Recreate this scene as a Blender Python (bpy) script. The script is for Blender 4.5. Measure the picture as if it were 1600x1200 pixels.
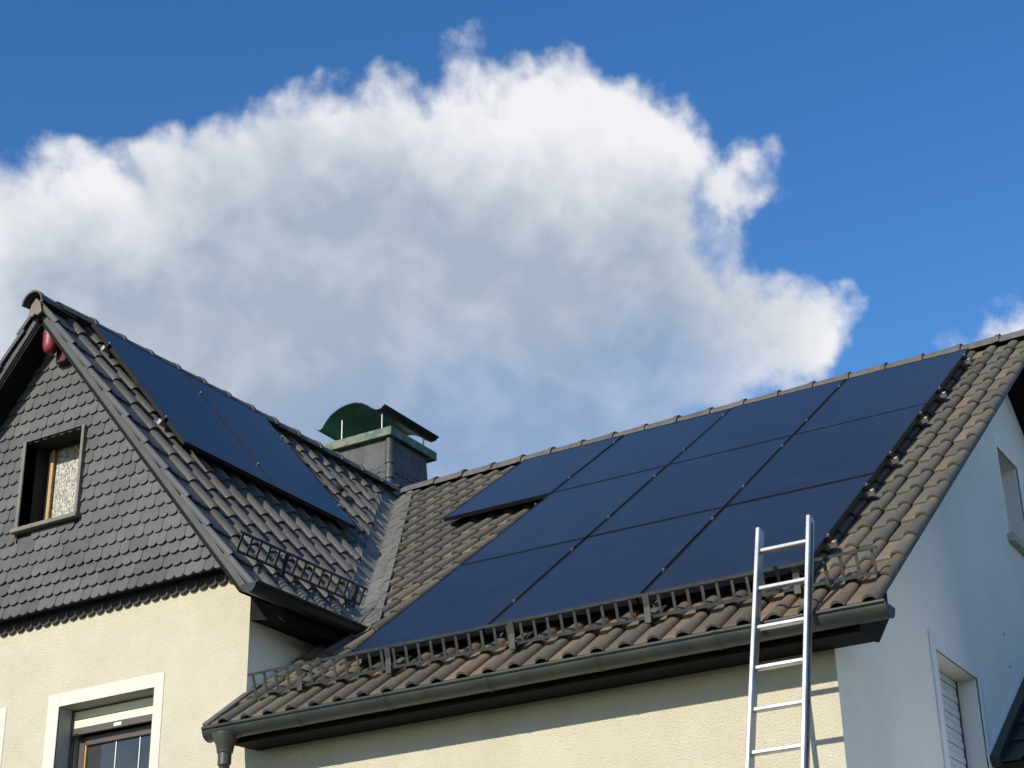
import bpy, bmesh, math, random
from mathutils import Vector, Matrix
random.seed(7)
for o in list(bpy.data.objects): bpy.data.objects.remove(o)
S = bpy.context.scene
COL = S.collection
# ------------------------------------------------------------------ camera
CAM = Vector((0, -9.5, 1.6)); YAW, PIT, ROLL, FPX = -.5359, .442, -.0208, 2731.68
fw = Vector((math.sin(YAW)*math.cos(PIT), math.cos(YAW)*math.cos(PIT), math.sin(PIT)))
r0 = Vector((math.cos(YAW), -math.sin(YAW), 0)); u0 = r0.cross(fw)
rt = math.cos(ROLL)*r0 + math.sin(ROLL)*u0; up = -math.sin(ROLL)*r0 + math.cos(ROLL)*u0
cd = bpy.data.cameras.new('camera'); cam = bpy.data.objects.new('camera', cd); COL.objects.link(cam)
cam.matrix_world = Matrix(((rt.x, up.x, -fw.x, CAM.x), (rt.y, up.y, -fw.y, CAM.y), (rt.z, up.z, -fw.z, CAM.z), (0, 0, 0, 1)))
cd.sensor_width = 36; cd.lens = FPX/1600*36; cd.clip_end = 3000; cd.clip_start = .1
S.camera = cam
# ------------------------------------------------------------------ sun, exposure
LDIR = Vector((.115, .88, -.455)).normalized()
sl = bpy.data.lights.new('sun', 'SUN'); sl.energy = 4.8; sl.angle = math.radians(.53); sl.color = (1, .93, .80)
so = bpy.data.objects.new('sun', sl); COL.objects.link(so); so.rotation_euler = LDIR.to_track_quat('-Z', 'Y').to_euler()
S.view_settings.view_transform = 'Standard'; S.view_settings.look = 'None'
S.view_settings.exposure = 0.12; S.view_settings.gamma = 1; S.view_settings.use_curve_mapping = False
S.render.engine = 'CYCLES'
S.cycles.max_bounces = 5; S.cycles.diffuse_bounces = 2; S.cycles.glossy_bounces = 2
# ------------------------------------------------------------------ world: sky with cumulus
W = bpy.data.worlds.new('World'); S.world = W; W.use_nodes = True
nt = W.node_tree; nt.nodes.clear()
W.cycles.sampling_method = 'MANUAL'; W.cycles.sample_map_resolution = 256
def N(t, nt=nt, **k):
    n = nt.nodes.new(t)
    for a, v in k.items(): setattr(n, a, v)
    return n
def setin(nt, s, v):
    if hasattr(v, 'is_linked') or isinstance(v, bpy.types.NodeSocket): nt.links.new(v, s)
    else: s.default_value = v
def MA(op, a, b=0., c=0., nt=nt, clamp=False):
    n = N('ShaderNodeMath', nt, operation=op); n.use_clamp = clamp
    setin(nt, n.inputs[0], a); setin(nt, n.inputs[1], b)
    if len(n.inputs) > 2: setin(nt, n.inputs[2], c)
    return n.outputs[0]
def SS(x, lo, hi, nt=nt):
    n = N('ShaderNodeMapRange', nt, interpolation_type='SMOOTHSTEP'); setin(nt, n.inputs[0], x)
    n.inputs[1].default_value = lo; n.inputs[2].default_value = hi; return n.outputs[0]
def NOISE(vec, scale, detail=6., rough=.55, nt=nt, dist=0., dims='3D'):
    n = N('ShaderNodeTexNoise', nt, noise_dimensions=dims); setin(nt, n.inputs['Vector'], vec)
    n.inputs['Scale'].default_value = scale; n.inputs['Detail'].default_value = detail
    n.inputs['Roughness'].default_value = rough; n.inputs['Distortion'].default_value = dist
    return n
def MIXC(f, a, b, nt=nt, blend='MIX'):
    n = N('ShaderNodeMix', nt, data_type='RGBA', blend_type=blend)
    setin(nt, n.inputs[0], f); setin(nt, n.inputs[6], a); setin(nt, n.inputs[7], b); return n.outputs[2]
def RGB(c): return (c[0], c[1], c[2], 1)
sky = N('ShaderNodeTexSky', sky_type='NISHITA', sun_disc=False)
sky.sun_elevation = math.asin(-LDIR.z); sky.sun_rotation = math.atan2(-LDIR.x, -LDIR.y)
sky.altitude = 200; sky.air_density = 1.0; sky.dust_density = .15; sky.ozone_density = 2.2
tc = N('ShaderNodeTexCoord'); D = tc.outputs['Generated']
sx = N('ShaderNodeSeparateXYZ'); nt.links.new(D, sx.inputs[0])
az = MA('ARCTAN2', sx.outputs[0], sx.outputs[1]); el = MA('ARCSINE', sx.outputs[2])
Q = N('ShaderNodeCombineXYZ'); setin(nt, Q.inputs[0], MA('MULTIPLY', az, .88)); setin(nt, Q.inputs[1], el); Q = Q.outputs[0]
wa = NOISE(Q, 9., 4., .58, dims='2D'); wb = NOISE(Q, 30., 4., .60, dims='2D'); wc = NOISE(Q, 100., 3., .62, dims='2D')
def VM(op, a, b=None, c=None):
    n = N('ShaderNodeVectorMath', operation=op)
    for i, v in enumerate((a, b, c)):
        if v is not None: setin(nt, n.inputs[i], v)
    return n
Q0 = N('ShaderNodeCombineXYZ'); setin(nt, Q0.inputs[0], MA('SUBTRACT', az, .050)); setin(nt, Q0.inputs[1], MA('SUBTRACT', el, .050))
Qw = VM('MULTIPLY_ADD', wa.outputs['Color'], (.060, .060, 0), Q0.outputs[0]).outputs[0]
Qw = VM('MULTIPLY_ADD', wb.outputs['Color'], (.030, .030, 0), Qw).outputs[0]
Qw = VM('MULTIPLY_ADD', wc.outputs['Color'], (.010, .010, 0), Qw).outputs[0]
# cumulus lobes: centre and half axes, turned into azimuth and elevation
def ae(px, py):
    d = fw + rt*((px-800)/FPX) + up*((600-py)/FPX); d.normalize()
    return math.atan2(d.x, d.y), math.asin(d.z)
def blobs(lst):
    out = None
    for px, py, rx, ry in lst:
        ca, ce = ae(px, py); kx, ky = FPX*math.cos(ce)/rx, FPX/ry
        d = VM('LENGTH', VM('MULTIPLY_ADD', Qw, (kx, ky, 0), (-ca*kx, -ce*ky, 0)).outputs[0]).outputs['Value']
        q = min(1., min(rx, ry)/190)
        if q < .95: d = MA('MULTIPLY_ADD', d, q, 1-q)
        out = d if out is None else MA('SMOOTH_MIN', out, d, .18)
    return MA('SUBTRACT', 1., out)
LOBES = [(-150, 520, 330, 300), (130, 470, 250, 265), (340, 430, 250, 245), (600, 375, 320, 258), (815, 312, 255, 262),
         (950, 290, 180, 205), (640, 600, 520, 300), (100, 690, 520, 280), (1145, 292, 110, 72), (1180, 500, 160, 118), (1275, 480, 70, 78), (980, 520, 230, 230), (1620, 520, 190, 78)]
fld = blobs(LOBES)
def VOR(scale, k):
    v = N('ShaderNodeTexVoronoi', feature='SMOOTH_F1', voronoi_dimensions='2D'); nt.links.new(VM('MULTIPLY_ADD', wa.outputs['Color'], (k, k, k), Q).outputs[0], v.inputs['Vector']); v.inputs['Scale'].default_value = scale; v.inputs['Smoothness'].default_value = .7
    return MA('SUBTRACT', .42, v.outputs['Distance'])
v1, v2 = VOR(20., .10), VOR(52., .06)
fld = MA('ADD', MA('SUBTRACT', fld, .055), MA('ADD', MA('MULTIPLY', v1, .27), MA('MULTIPLY', v2, .12)))
alpha = SS(fld, -.03, .27)
veil = blobs([(820, 720, 560, 230), (1020, 600, 240, 170)])
alpha_c = MA('MULTIPLY', alpha, MA('SUBTRACT', 1., MA('MULTIPLY', SS(veil, -.10, .70), .36)))
gre = blobs([(560, 430, 420, 230), (800, 480, 400, 200), (330, 540, 380, 210), (1000, 470, 230, 190), (640, 660, 640, 200), (80, 500, 120, 140)])
puff = NOISE(Q, 15., 5., .6, dist=.4, dims='2D')
bil = MA('SUBTRACT', MA('MULTIPLY', MA('SUBTRACT', puff.outputs[0], .5), .95), MA('ADD', MA('MULTIPLY', v1, .40), MA('MULTIPLY', v2, .22)))
shade = MA('ADD', MA('MULTIPLY_ADD', SS(gre, -.4, .75), .95, .02), MA('MULTIPLY', bil, .75), clamp=True)
ccol = MIXC(shade, RGB((.72, .725, .745)), RGB((.31, .375, .465)))
# scattered cumulus over the rest of the sky
gz = MA('MAXIMUM', sx.outputs[2], .06)
gv = N('ShaderNodeCombineXYZ'); setin(nt, gv.inputs[0], MA('DIVIDE', sx.outputs[0], gz)); setin(nt, gv.inputs[1], MA('DIVIDE', sx.outputs[1], gz)); gv.inputs[2].default_value = 3.7
gn = NOISE(gv.outputs[0], .55, 5., .56, dims='2D')
view_c = fw
dt = N('ShaderNodeVectorMath', operation='DOT_PRODUCT'); nt.links.new(D, dt.inputs[0]); dt.inputs[1].default_value = view_c
away = SS(dt.outputs['Value'], .93, .80)
g_a = MA('MULTIPLY', MA('MULTIPLY', SS(gn.outputs[0], .59, .72), away), SS(sx.outputs[2], .02, .14))
g_c = MIXC(SS(gn.outputs[0], .62, .82), RGB((.58, .60, .65)), RGB((.32, .38, .47)))
tot = MA('MAXIMUM', alpha_c, g_a)
ccol = MIXC(away, ccol, g_c)
hsv = N('ShaderNodeHueSaturation'); nt.links.new(sky.outputs[0], hsv.inputs['Color']); hsv.inputs['Saturation'].default_value = 1.30; hsv.inputs['Value'].default_value = 1.05; hsv.inputs['Hue'].default_value = .507
bg1 = N('ShaderNodeBackground'); nt.links.new(hsv.outputs[0], bg1.inputs[0]); bg1.inputs[1].default_value = .15
bg2 = N('ShaderNodeBackground'); nt.links.new(ccol, bg2.inputs[0]); bg2.inputs[1].default_value = 1.13
mx = N('ShaderNodeMixShader'); nt.links.new(tot, mx.inputs[0]); nt.links.new(bg1.outputs[0], mx.inputs[1]); nt.links.new(bg2.outputs[0], mx.inputs[2])
wo = N('ShaderNodeOutputWorld'); nt.links.new(mx.outputs[0], wo.inputs[0])
# ------------------------------------------------------------------ materials
def mat(name, c1, c2=None, scale=6., detail=5., rough=.7, bump=0., bscale=None, metal=0., spec=.5, rnd=0., lo=.35, hi=.65, fn=None, bdist=.01):
    m = bpy.data.materials.new(name); m.use_nodes = True; t = m.node_tree; t.nodes.clear()
    out = N('ShaderNodeOutputMaterial', t); b = N('ShaderNodeBsdfPrincipled', t); t.links.new(b.outputs[0], out.inputs[0])
    g = N('ShaderNodeNewGeometry', t); P = g.outputs['Position']
    c = RGB(c1)
    if c2:
        n = NOISE(P, scale, detail, .6, t); c = MIXC(SS(n.outputs[0], lo, hi, t), RGB(c1), RGB(c2), t)
    if rnd:
        oi = N('ShaderNodeObjectInfo', t)
        hs = N('ShaderNodeHueSaturation', t); setin(t, hs.inputs['Color'], c)
        setin(t, hs.inputs['Value'], MA('MULTIPLY_ADD', oi.outputs['Random'], 2*rnd, 1-rnd, t)); c = hs.outputs[0]
    if fn: c = fn(t, P, c, b)
    setin(t, b.inputs['Base Color'], c)
    b.inputs['Roughness'].default_value = rough; b.inputs['Metallic'].default_value = metal; b.inputs['Specular IOR Level'].default_value = spec
    if bump:
        bn = NOISE(P, bscale or scale*4, 5., .65, t); bp = N('ShaderNodeBump', t)
        bp.inputs['Strength'].default_value = bump; bp.inputs['Distance'].default_value = bdist
        t.links.new(bn.outputs[0], bp.inputs['Height']); t.links.new(bp.outputs[0], b.inputs['Normal'])
    return m
def tile_fn(roll_c, pan_c, moss, hot=None, hotlo=.52, hothi=.66):
    def fn(t, P, c, b):
        tco = N('ShaderNodeTexCoord', t); sp = N('ShaderNodeSeparateXYZ', t); t.links.new(tco.outputs['Object'], sp.inputs[0])
        n1 = NOISE(P, 9., 6., .65, t); n2 = NOISE(P, 60., 4., .7, t); oi = N('ShaderNodeObjectInfo', t)
        f = SS(MA('ADD', sp.outputs[2], MA('MULTIPLY', MA('SUBTRACT', n1.outputs[0], .5, 0, t), .05, 0, t), 0, t), .022, .052, t)
        pan = RGB(pan_c)
        if hot:
            h = MA('ADD', MA('MULTIPLY', oi.outputs['Random'], .35, 0, t), MA('MULTIPLY', n1.outputs[0], .65, 0, t), 0, t)
            pan = MIXC(SS(h, hotlo-.12, hothi-.04, t), RGB(pan_c), RGB(hot), t)
        c = MIXC(f, pan, RGB(roll_c), t)
        c = MIXC(SS(n2.outputs[0], .62, .70, t), c, RGB(moss), t)
        hs = N('ShaderNodeHueSaturation', t); setin(t, hs.inputs['Color'], c)
        n3 = NOISE(P, 25., 4., .6, t)
        v = MA('MULTIPLY_ADD', oi.outputs['Random'], .34, .66, t); v = MA('MULTIPLY_ADD', n3.outputs[0], .34, v, t)
        setin(t, hs.inputs['Value'], v); return hs.outputs[0]
    return fn
M = {}
M['tile'] = mat('weathered_clay_tile', (.1, .1, .1), rough=.82, bump=.5, bscale=140, bdist=.003, fn=tile_fn((.076, .073, .063), (.102, .090, .068), (.13, .122, .10), (.148, .108, .068), .62, .80))
M['tile_eave'] = mat('terracotta_clay_tile', (.1, .1, .1), rough=.82, bump=.5, bscale=140, bdist=.003, fn=tile_fn((.068, .063, .052), (.105, .083, .058), (.068, .063, .053), (.168, .104, .061), .54, .78))
M['tile_dark'] = mat('anthracite_brown_tile', (.1, .1, .1), rough=.62, bump=.4, bscale=120, bdist=.003, fn=tile_fn((.082, .075, .065), (.068, .062, .053), (.19, .17, .13)))
M['tile_annex'] = mat('dark_glazed_tile', (.020, .021, .024), (.032, .033, .036), 8, rough=.45, rnd=.25, bump=.3, bscale=60)
M['ridge'] = mat('ridge_tile', (.075, .068, .062), (.11, .10, .088), 12, rough=.75, rnd=.12, bump=.4, bscale=110, bdist=.003)
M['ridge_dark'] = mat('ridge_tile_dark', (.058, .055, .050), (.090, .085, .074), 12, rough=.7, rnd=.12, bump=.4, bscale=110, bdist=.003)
M['verge'] = mat('verge_grey', (.046, .051, .051), (.064, .067, .064), 7, rough=.6, rnd=.10, bump=.2, bscale=80, bdist=.002)
M['slate'] = mat('fibre_slate', (.066, .068, .068), (.086, .088, .085), 5, rough=.62, rnd=.20, bump=.25, bscale=120, bdist=.002)
M['slate_chimney'] = mat('chimney_slate', (.040, .041, .043), (.058, .058, .058), 9, rough=.6, rnd=.2, bump=.25, bscale=90, bdist=.002)
M['cowl_outer'] = mat('dark_sheet', (.012, .015, .017), (.02, .023, .024), 5, rough=.5)
M['slate_brown'] = mat('brown_slate', (.020, .015, .015), (.028, .021, .020), 14, rough=.7, rnd=.1)
def stucco_fn(t, P, c, b):
    n = NOISE(P, 95., 3., .7, t); n2 = NOISE(P, 1.3, 4., .6, t)
    c = MIXC(SS(n.outputs[0], .59, .70, t), c, RGB((.38, .34, .255)), t)
    return MIXC(MA('MULTIPLY', SS(n2.outputs[0], .45, .75, t), .30, 0, t), c, RGB((.50, .45, .34)), t)
M['cream'] = mat('cream_stucco', (.60, .545, .415), (.635, .585, .455), 3, rough=.92, bump=1.0, bscale=85, bdist=.016, spec=.15, fn=stucco_fn)
def streak_fn(t, P, c, b):
    mp = N('ShaderNodeMapping', t); t.links.new(P, mp.inputs[0]); mp.inputs['Scale'].default_value = (7, 7, .35)
    n = NOISE(mp.outputs[0], 1., 5., .65, t); n2 = NOISE(P, .9, 4., .6, t); n3 = NOISE(P, 40., 3., .6, t)
    c = MIXC(MA('MULTIPLY', SS(n.outputs[0], .50, .75, t), .07, 0, t), c, RGB((.50, .48, .43)), t)
    c = MIXC(MA('MULTIPLY', SS(n3.outputs[0], .55, .75, t), .15, 0, t), c, RGB((.5, .48, .43)), t)
    return MIXC(MA('MULTIPLY', SS(n2.outputs[0], .45, .70, t), .16, 0, t), c, RGB((.58, .55, .48)), t)
M['white_wall'] = mat('white_render', (.88, .845, .77), (.92, .885, .81), 1.6, rough=.92, bump=.45, bscale=110, bdist=.006, spec=.2, fn=streak_fn)
M['trim'] = mat('white_trim_paint', (.575, .545, .48), (.605, .575, .51), 5, rough=.8, bump=.2, bscale=60, bdist=.003, spec=.3)
M['trim_white'] = mat('white_trim', (.76, .77, .76), (.80, .81, .80), 5, rough=.8, bump=.1, bscale=60, bdist=.003, spec=.3)
M['gutter'] = mat('green_grey_zinc', (.026, .036, .032), (.040, .048, .041), 5, rough=.42, metal=.1, rnd=.05, bump=.12, bscale=30)
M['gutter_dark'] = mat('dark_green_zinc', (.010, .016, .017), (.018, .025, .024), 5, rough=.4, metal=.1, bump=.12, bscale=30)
M['pipe'] = mat('brown_zinc_pipe', (.045, .044, .036), (.060, .058, .047), 5, rough=.38, metal=.1, bump=.1, bscale=30)
M['guard'] = mat('snow_guard_paint', (.023, .026, .024), (.042, .042, .035), 20, rough=.55, metal=.2, rnd=.15)
M['guard_black'] = mat('snow_guard_black', (.010, .012, .013), (.018, .02, .02), 20, rough=.5, metal=.2, rnd=.15)
M['wood_dark'] = mat('dark_stained_wood', (.007, .006, .006), (.011, .009, .009), 9, rough=.8, spec=.15)
M['wood_window'] = mat('honey_wood', (.42, .25, .10), (.52, .33, .15), 30, rough=.5)
M['bronze'] = mat('bronze_trim', (.16, .135, .11), (.20, .17, .14), 9, rough=.5, metal=.2)
M['deck'] = mat('roof_underlay', (.012, .012, .013), (.02, .02, .02), 9, rough=.95)
M['dark'] = mat('interior_dark', (.010, .010, .011), (.014, .014, .014), 2, rough=.9)
M['lead'] = mat('lead_sheet', (.095, .094, .087), (.19, .178, .148), 16, rough=.6, metal=.15, rnd=.14, bump=.5, bscale=26, bdist=.006)
M['copper'] = mat('patina_copper', (.045, .125, .095), (.105, .185, .145), 8, rough=.65, metal=.1, bump=.2, bscale=50, bdist=.003)
M['copper_cap'] = mat('pale_patina_copper', (.055, .115, .092), (.17, .17, .12), 7, rough=.7, metal=.1, lo=.42, hi=.62, bump=.2, bscale=50, bdist=.003)
M['copper_dark'] = mat('green_coated_sheet', (.045, .17, .125), (.065, .21, .155), 4, rough=.55, metal=.0)
M['steel'] = mat('galvanised_steel', (.55, .55, .54), (.68, .68, .66), 30, rough=.35, metal=.8)
M['alu'] = mat('ladder_aluminium', (.40, .41, .42), (.52, .53, .53), 8, rough=.38, metal=.8, bump=.08, bscale=50)
M['rail'] = mat('rail_aluminium', (.30, .30, .29), (.40, .40, .38), 30, rough=.5, metal=.8)
M['frame'] = mat('black_anodised_frame', (.006, .0065, .008), (.009, .0095, .011), 9, rough=.45, spec=.25)
M['red'] = mat('red_siren_cap', (.20, .022, .030), (.26, .03, .038), 14, rough=.45)
M['red_dark'] = mat('dark_red_box', (.050, .010, .012), (.065, .012, .015), 14, rough=.6)
M['siren_base'] = mat('grey_plastic', (.06, .062, .06), (.075, .075, .07), 14, rough=.5)
M['shutter_cream'] = mat('cream_shutter', (.74, .66, .48), (.78, .70, .53), 9, rough=.6)
M['shutter_white'] = mat('white_shutter', (.66, .67, .66), (.72, .73, .72), 9, rough=.55)
M['brown'] = mat('brown_plastic', (.075, .058, .050), (.09, .07, .06), 9, rough=.45)
M['reveal'] = mat('grey_reveal', (.36, .36, .34), (.42, .41, .38), 4, rough=.85, bump=.1, bscale=60)
M['label'] = mat('white_sticker', (.75, .73, .78), rough=.5)
M['concrete'] = mat('sill_stone', (.42, .41, .36), (.52, .50, .45), 12, rough=.85, bump=.2, bscale=80)
def ground_fn(t, P, c, b):
    n = NOISE(P, .25, 5., .6, t); return MIXC(SS(n.outputs[0], .45, .6, t), c, RGB((.07, .065, .055)), t)
M['ground'] = mat('garden_ground', (.035, .052, .018), (.055, .068, .026), 8, rough=.95, bump=.5, bscale=30, bdist=.03, fn=ground_fn)
M['paving'] = mat('concrete_paving', (.075, .073, .070), (.10, .098, .093), 3, rough=.9, bump=.2, bscale=90)
def glass_fn(t, P, c, b):
    n = NOISE(P, 3.2, 6., .65, t); mp = N('ShaderNodeMapping', t); t.links.new(P, mp.inputs[0]); mp.inputs['Scale'].default_value = (1.5, 26, 26)
    n2 = NOISE(mp.outputs[0], 1.6, 4., .6, t); oi = N('ShaderNodeObjectInfo', t)
    r = MA('MULTIPLY_ADD', n.outputs[0], .10, .10, t); r = MA('MULTIPLY_ADD', n2.outputs[0], .08, r, t); t.links.new(r, b.inputs['Roughness'])
    c = MIXC(SS(n.outputs[0], .58, .80, t), c, RGB((.030, .038, .056)), t)
    return MIXC(MA('MULTIPLY', oi.outputs['Random'], .5, 0, t), c, RGB((.016, .022, .036)), t)
M['cell'] = mat('solar_glass', (.012, .0145, .021), (.015, .018, .026), 3, rough=.2, spec=.17, fn=glass_fn)
def pane_mat(name, col, rough=.04, spec=.7):
    return mat(name, col, tuple(v*1.3 for v in col), 2, rough=rough, spec=spec)
M['pane'] = pane_mat('window_pane', (.035, .036, .037))
def obscure_fn(t, P, c, b):
    mp = N('ShaderNodeMapping', t); t.links.new(P, mp.inputs[0]); mp.inputs['Scale'].default_value = (1, 1, .55)
    n = NOISE(mp.outputs[0], 70., 4., .75, t); c = MIXC(SS(n.outputs[0], .40, .60, t), RGB((.16, .155, .15)), RGB((.62, .58, .48)), t)
    bp = N('ShaderNodeBump', t); bp.inputs['Strength'].default_value = 1.; bp.inputs['Distance'].default_value = .012
    t.links.new(n.outputs[0], bp.inputs['Height']); t.links.new(bp.outputs[0], b.inputs['Normal']); return c
M['obscure'] = mat('textured_obscure_glass', (.4, .4, .4), rough=.25, spec=.6, fn=obscure_fn)
# ------------------------------------------------------------------ object helpers
def link(name, me, m=None, parent=None, mtx=None):
    if m is not None and len(me.materials) == 0: me.materials.append(M[m])
    o = bpy.data.objects.new(name, me); COL.objects.link(o)
    if mtx is not None: o.matrix_world = mtx
    if parent is not None: o.parent = parent          # parents all stand unrotated at the origin or are given in parent space
    return o
def tag(o, label, cat=None, group=None, kind=None):
    if label: o['label'] = label
    if cat: o['category'] = cat
    if group: o['group'] = group
    if kind: o['kind'] = kind
    return o
def empty(name, label=None, cat=None, group=None, parent=None, loc=(0, 0, 0)):
    o = bpy.data.objects.new(name, None); COL.objects.link(o); o.location = loc; o.empty_display_size = .2
    if parent is not None: o.parent = parent
    return tag(o, label, cat, group)
class MB:
    def __init__(s): s.v = []; s.f = []
    def add(s, vs, fs):
        b = len(s.v); s.v += [tuple(v) for v in vs]; s.f += [tuple(i+b for i in f) for f in fs]; return s
    def box(s, a, b):
        (x0, y0, z0), (x1, y1, z1) = a, b
        return s.add([(x0, y0, z0), (x1, y0, z0), (x1, y1, z0), (x0, y1, z0), (x0, y0, z1), (x1, y0, z1), (x1, y1, z1), (x0, y1, z1)],
                     [(0, 3, 2, 1), (4, 5, 6, 7), (0, 1, 5, 4), (1, 2, 6, 5), (2, 3, 7, 6), (3, 0, 4, 7)])
    def obox(s, o, ax, ay, az_):     # box from corner o along three vectors
        o, ax, ay, az_ = map(Vector, (o, ax, ay, az_))
        p = [o, o+ax, o+ax+ay, o+ay]; p += [q+az_ for q in p]
        return s.add(p, [(0, 3, 2, 1), (4, 5, 6, 7), (0, 1, 5, 4), (1, 2, 6, 5), (2, 3, 7, 6), (3, 0, 4, 7)])
    def tube(s, pts, r, n=10, caps=True):
        pts = [Vector(p) for p in pts]; rr = r if isinstance(r, (list, tuple)) else [r]*len(pts); rings = []
        for i, p in enumerate(pts):
            d = (pts[min(i+1, len(pts)-1)]-pts[max(i-1, 0)]).normalized()
            a = d.cross(Vector((0, 0, 1)) if abs(d.z) < .95 else Vector((1, 0, 0))).normalized(); b = d.cross(a)
            rings.append([p+rr[i]*(math.cos(2*math.pi*k/n)*a+math.sin(2*math.pi*k/n)*b) for k in range(n)])
        vs = [v for R_ in rings for v in R_]; fs = []
        for i in range(len(pts)-1):
            for k in range(n): fs.append((i*n+k, i*n+(k+1) % n, (i+1)*n+(k+1) % n, (i+1)*n+k))
        if caps: fs += [tuple(range(n))[::-1], tuple((len(pts)-1)*n+k for k in range(n))]
        return s.add(vs, fs)
    def prism(s, poly, d):           # polygon extruded along vector d
        n = len(poly); poly = [Vector(p) for p in poly]; d = Vector(d)
        return s.add(poly+[p+d for p in poly], [tuple(range(n))[::-1], tuple(range(n, 2*n))]+[(i, (i+1) % n, n+(i+1) % n, n+i) for i in range(n)])
    def mesh(s, name, smooth=False, angle=40, bevel=0):
        me = bpy.data.meshes.new(name); me.from_pydata(s.v, [], s.f)
        bm = bmesh.new(); bm.from_mesh(me); bmesh.ops.recalc_face_normals(bm, faces=bm.faces)
        if bevel: bmesh.ops.bevel(bm, geom=bm.edges[:], offset=bevel, segments=1, affect='EDGES')
        if smooth:
            for f in bm.faces: f.smooth = True
            for e in bm.edges:
                if len(e.link_faces) == 2 and e.calc_face_angle(0) > math.radians(angle): e.smooth = False
        bm.to_mesh(me); bm.free(); return me
    def build(s, name, m, parent=None, **k): return link(name, s.mesh(name, **k), m, parent)
def frame_m(o, u, upv, n):
    return Matrix(((u[0], upv[0], n[0], o[0]), (u[1], upv[1], n[1], o[1]), (u[2], upv[2], n[2], o[2]), (0, 0, 0, 1)))
# ------------------------------------------------------------------ dimensions
YR, ZR, TH = 4.903, 8.571, .6369
XW, TW = -10.03, .8843
XR, XC = -3.48, -7.90               # gable wall plane, wing corner
XV = -3.05                          # right verge
sT, cT, sW, cW = math.sin(TH), math.cos(TH), math.sin(TW), math.cos(TW)
tT, tW = math.tan(TH), math.tan(TW)
XWL = 2*XW-XC                       # wing's left corner
XL = -14.6                          # far left gable of the main house
def MP(x, s, h=0): return Vector((x, YR-s*cT-h*sT, ZR-s*sT+h*cT))
def WP(y, s, h=0): return Vector((XW+s*cW+h*sW, y, ZR-s*sW+h*cW))
def WPL(y, s, h=0): return Vector((XW-s*cW-h*sW, y, ZR-s*sW+h*cW))
nM, upM, uM = Vector((0, -sT, cT)), Vector((0, cT, sT)), Vector((1, 0, 0))
nW, upW, uW = Vector((sW, 0, cW)), Vector((-cW, 0, sW)), Vector((0, 1, 0))
SE = 6.60; GA = .3665; TWD = .194       # main eave, gauge, tile width
SEW = 3.84; GAW = .354; TWW = .217      # wing
# ------------------------------------------------------------------ ground
g = MB(); g.add([(-600, -600, 0), (600, -600, 0), (600, 600, 0), (-600, 600, 0)], [(0, 1, 2, 3)])
tag(g.build('ground', 'ground'), 'garden ground around the house', kind='structure')
g = MB(); g.add([(-14, -3.2, .004), (3, -3.2, .004), (3, -.02, .004), (-14, -.02, .004)], [(0, 1, 2, 3)])
tag(g.build('paving', 'paving'), 'paved strip along the front wall', kind='structure')
# ------------------------------------------------------------------ house
house = empty('house', 'cream rendered house with slate-clad front gable, brown tiled roofs and solar panels', 'house')
def wall_grid(u0, u1, z0, z1, holes, P, us=(), zs=()):
    U = sorted({u0, u1, *us, *[h[0] for h in holes], *[h[1] for h in holes]}); Z = sorted({z0, z1, *zs, *[h[2] for h in holes], *[h[3] for h in holes]})
    m = MB()
    for i in range(len(U)-1):
        for j in range(len(Z)-1):
            a, b, c, d = U[i], U[i+1], Z[j], Z[j+1]
            if any(h[0]-1e-6 <= a and b <= h[1]+1e-6 and h[2]-1e-6 <= c and d <= h[3]+1e-6 for h in holes): continue
            m.add([P(a, c), P(b, c), P(b, d), P(a, d)], [(0, 1, 2, 3)])
    return m
def clip(me, planes):
    bm = bmesh.new(); bm.from_mesh(me)
    for co, no in planes:
        bmesh.ops.bisect_plane(bm, geom=bm.verts[:]+bm.edges[:]+bm.faces[:], plane_co=co, plane_no=no, clear_outer=True)
    bmesh.ops.remove_doubles(bm, verts=bm.verts[:], dist=1e-5)
    bm.to_mesh(me); bm.free(); return me
WIN = (-9.735, -8.775, 3.85, 5.16)          # wing window opening
WIN2 = (-11.26, -10.42, 3.85, 5.14)
HOLE_S = (-10.255, -9.635, 6.69, 7.45)      # window in the slate gable
front = lambda u, z: (u, 0, z)
m = wall_grid(XWL, XC, 0, 8.5, [WIN, WIN2, HOLE_S], front).mesh('wing_wall')
for s in (1, -1):
    clip(m, [(Vector((XW, 0, ZR-.16)), Vector((s*sW, 0, cW)))])
link('wing_wall', m, 'cream', house)
wall_grid(XC, XR, 0, 4.66, [], front).build('front_wall', 'cream', house)
wall_grid(XL, XWL, 0, 4.66, [], front).build('front_wall', 'cream', house)
wall_grid(0, 2.6, 4.0, 5.75, [], lambda u, z: (XC, u, z)).build('wing_side_wall', 'white_wall', house)
wall_grid(0, 2.6, 4.0, 5.75, [], lambda u, z: (XWL, u, z)).build('wing_side_wall', 'white_wall', house)
G1 = (1.945, 2.885, 3.7, 5.03); G2 = (4.43, 5.03, 6.62, 7.43)
m = wall_grid(0, 2*YR, 0, 8.5, [G1, G2], lambda u, z: (XR, u, z)).mesh('gable_wall')
for s in (-1, 1): clip(m, [(Vector((XR, YR, ZR-.20)), Vector((0, s*sT, cT)))])
link('gable_wall', m, 'white_wall', house)
m = wall_grid(0, 2*YR, 0, 8.5, [], lambda u, z: (XL, u, z)).mesh('gable_wall')
for s in (-1, 1): clip(m, [(Vector((XL, YR, ZR-.20)), Vector((0, s*sT, cT)))])
link('gable_wall', m, 'white_wall', house)
wall_grid(XL, XR, 0, 4.7, [], lambda u, z: (u, 2*YR, z)).build('rear_wall', 'cream', house)
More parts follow.
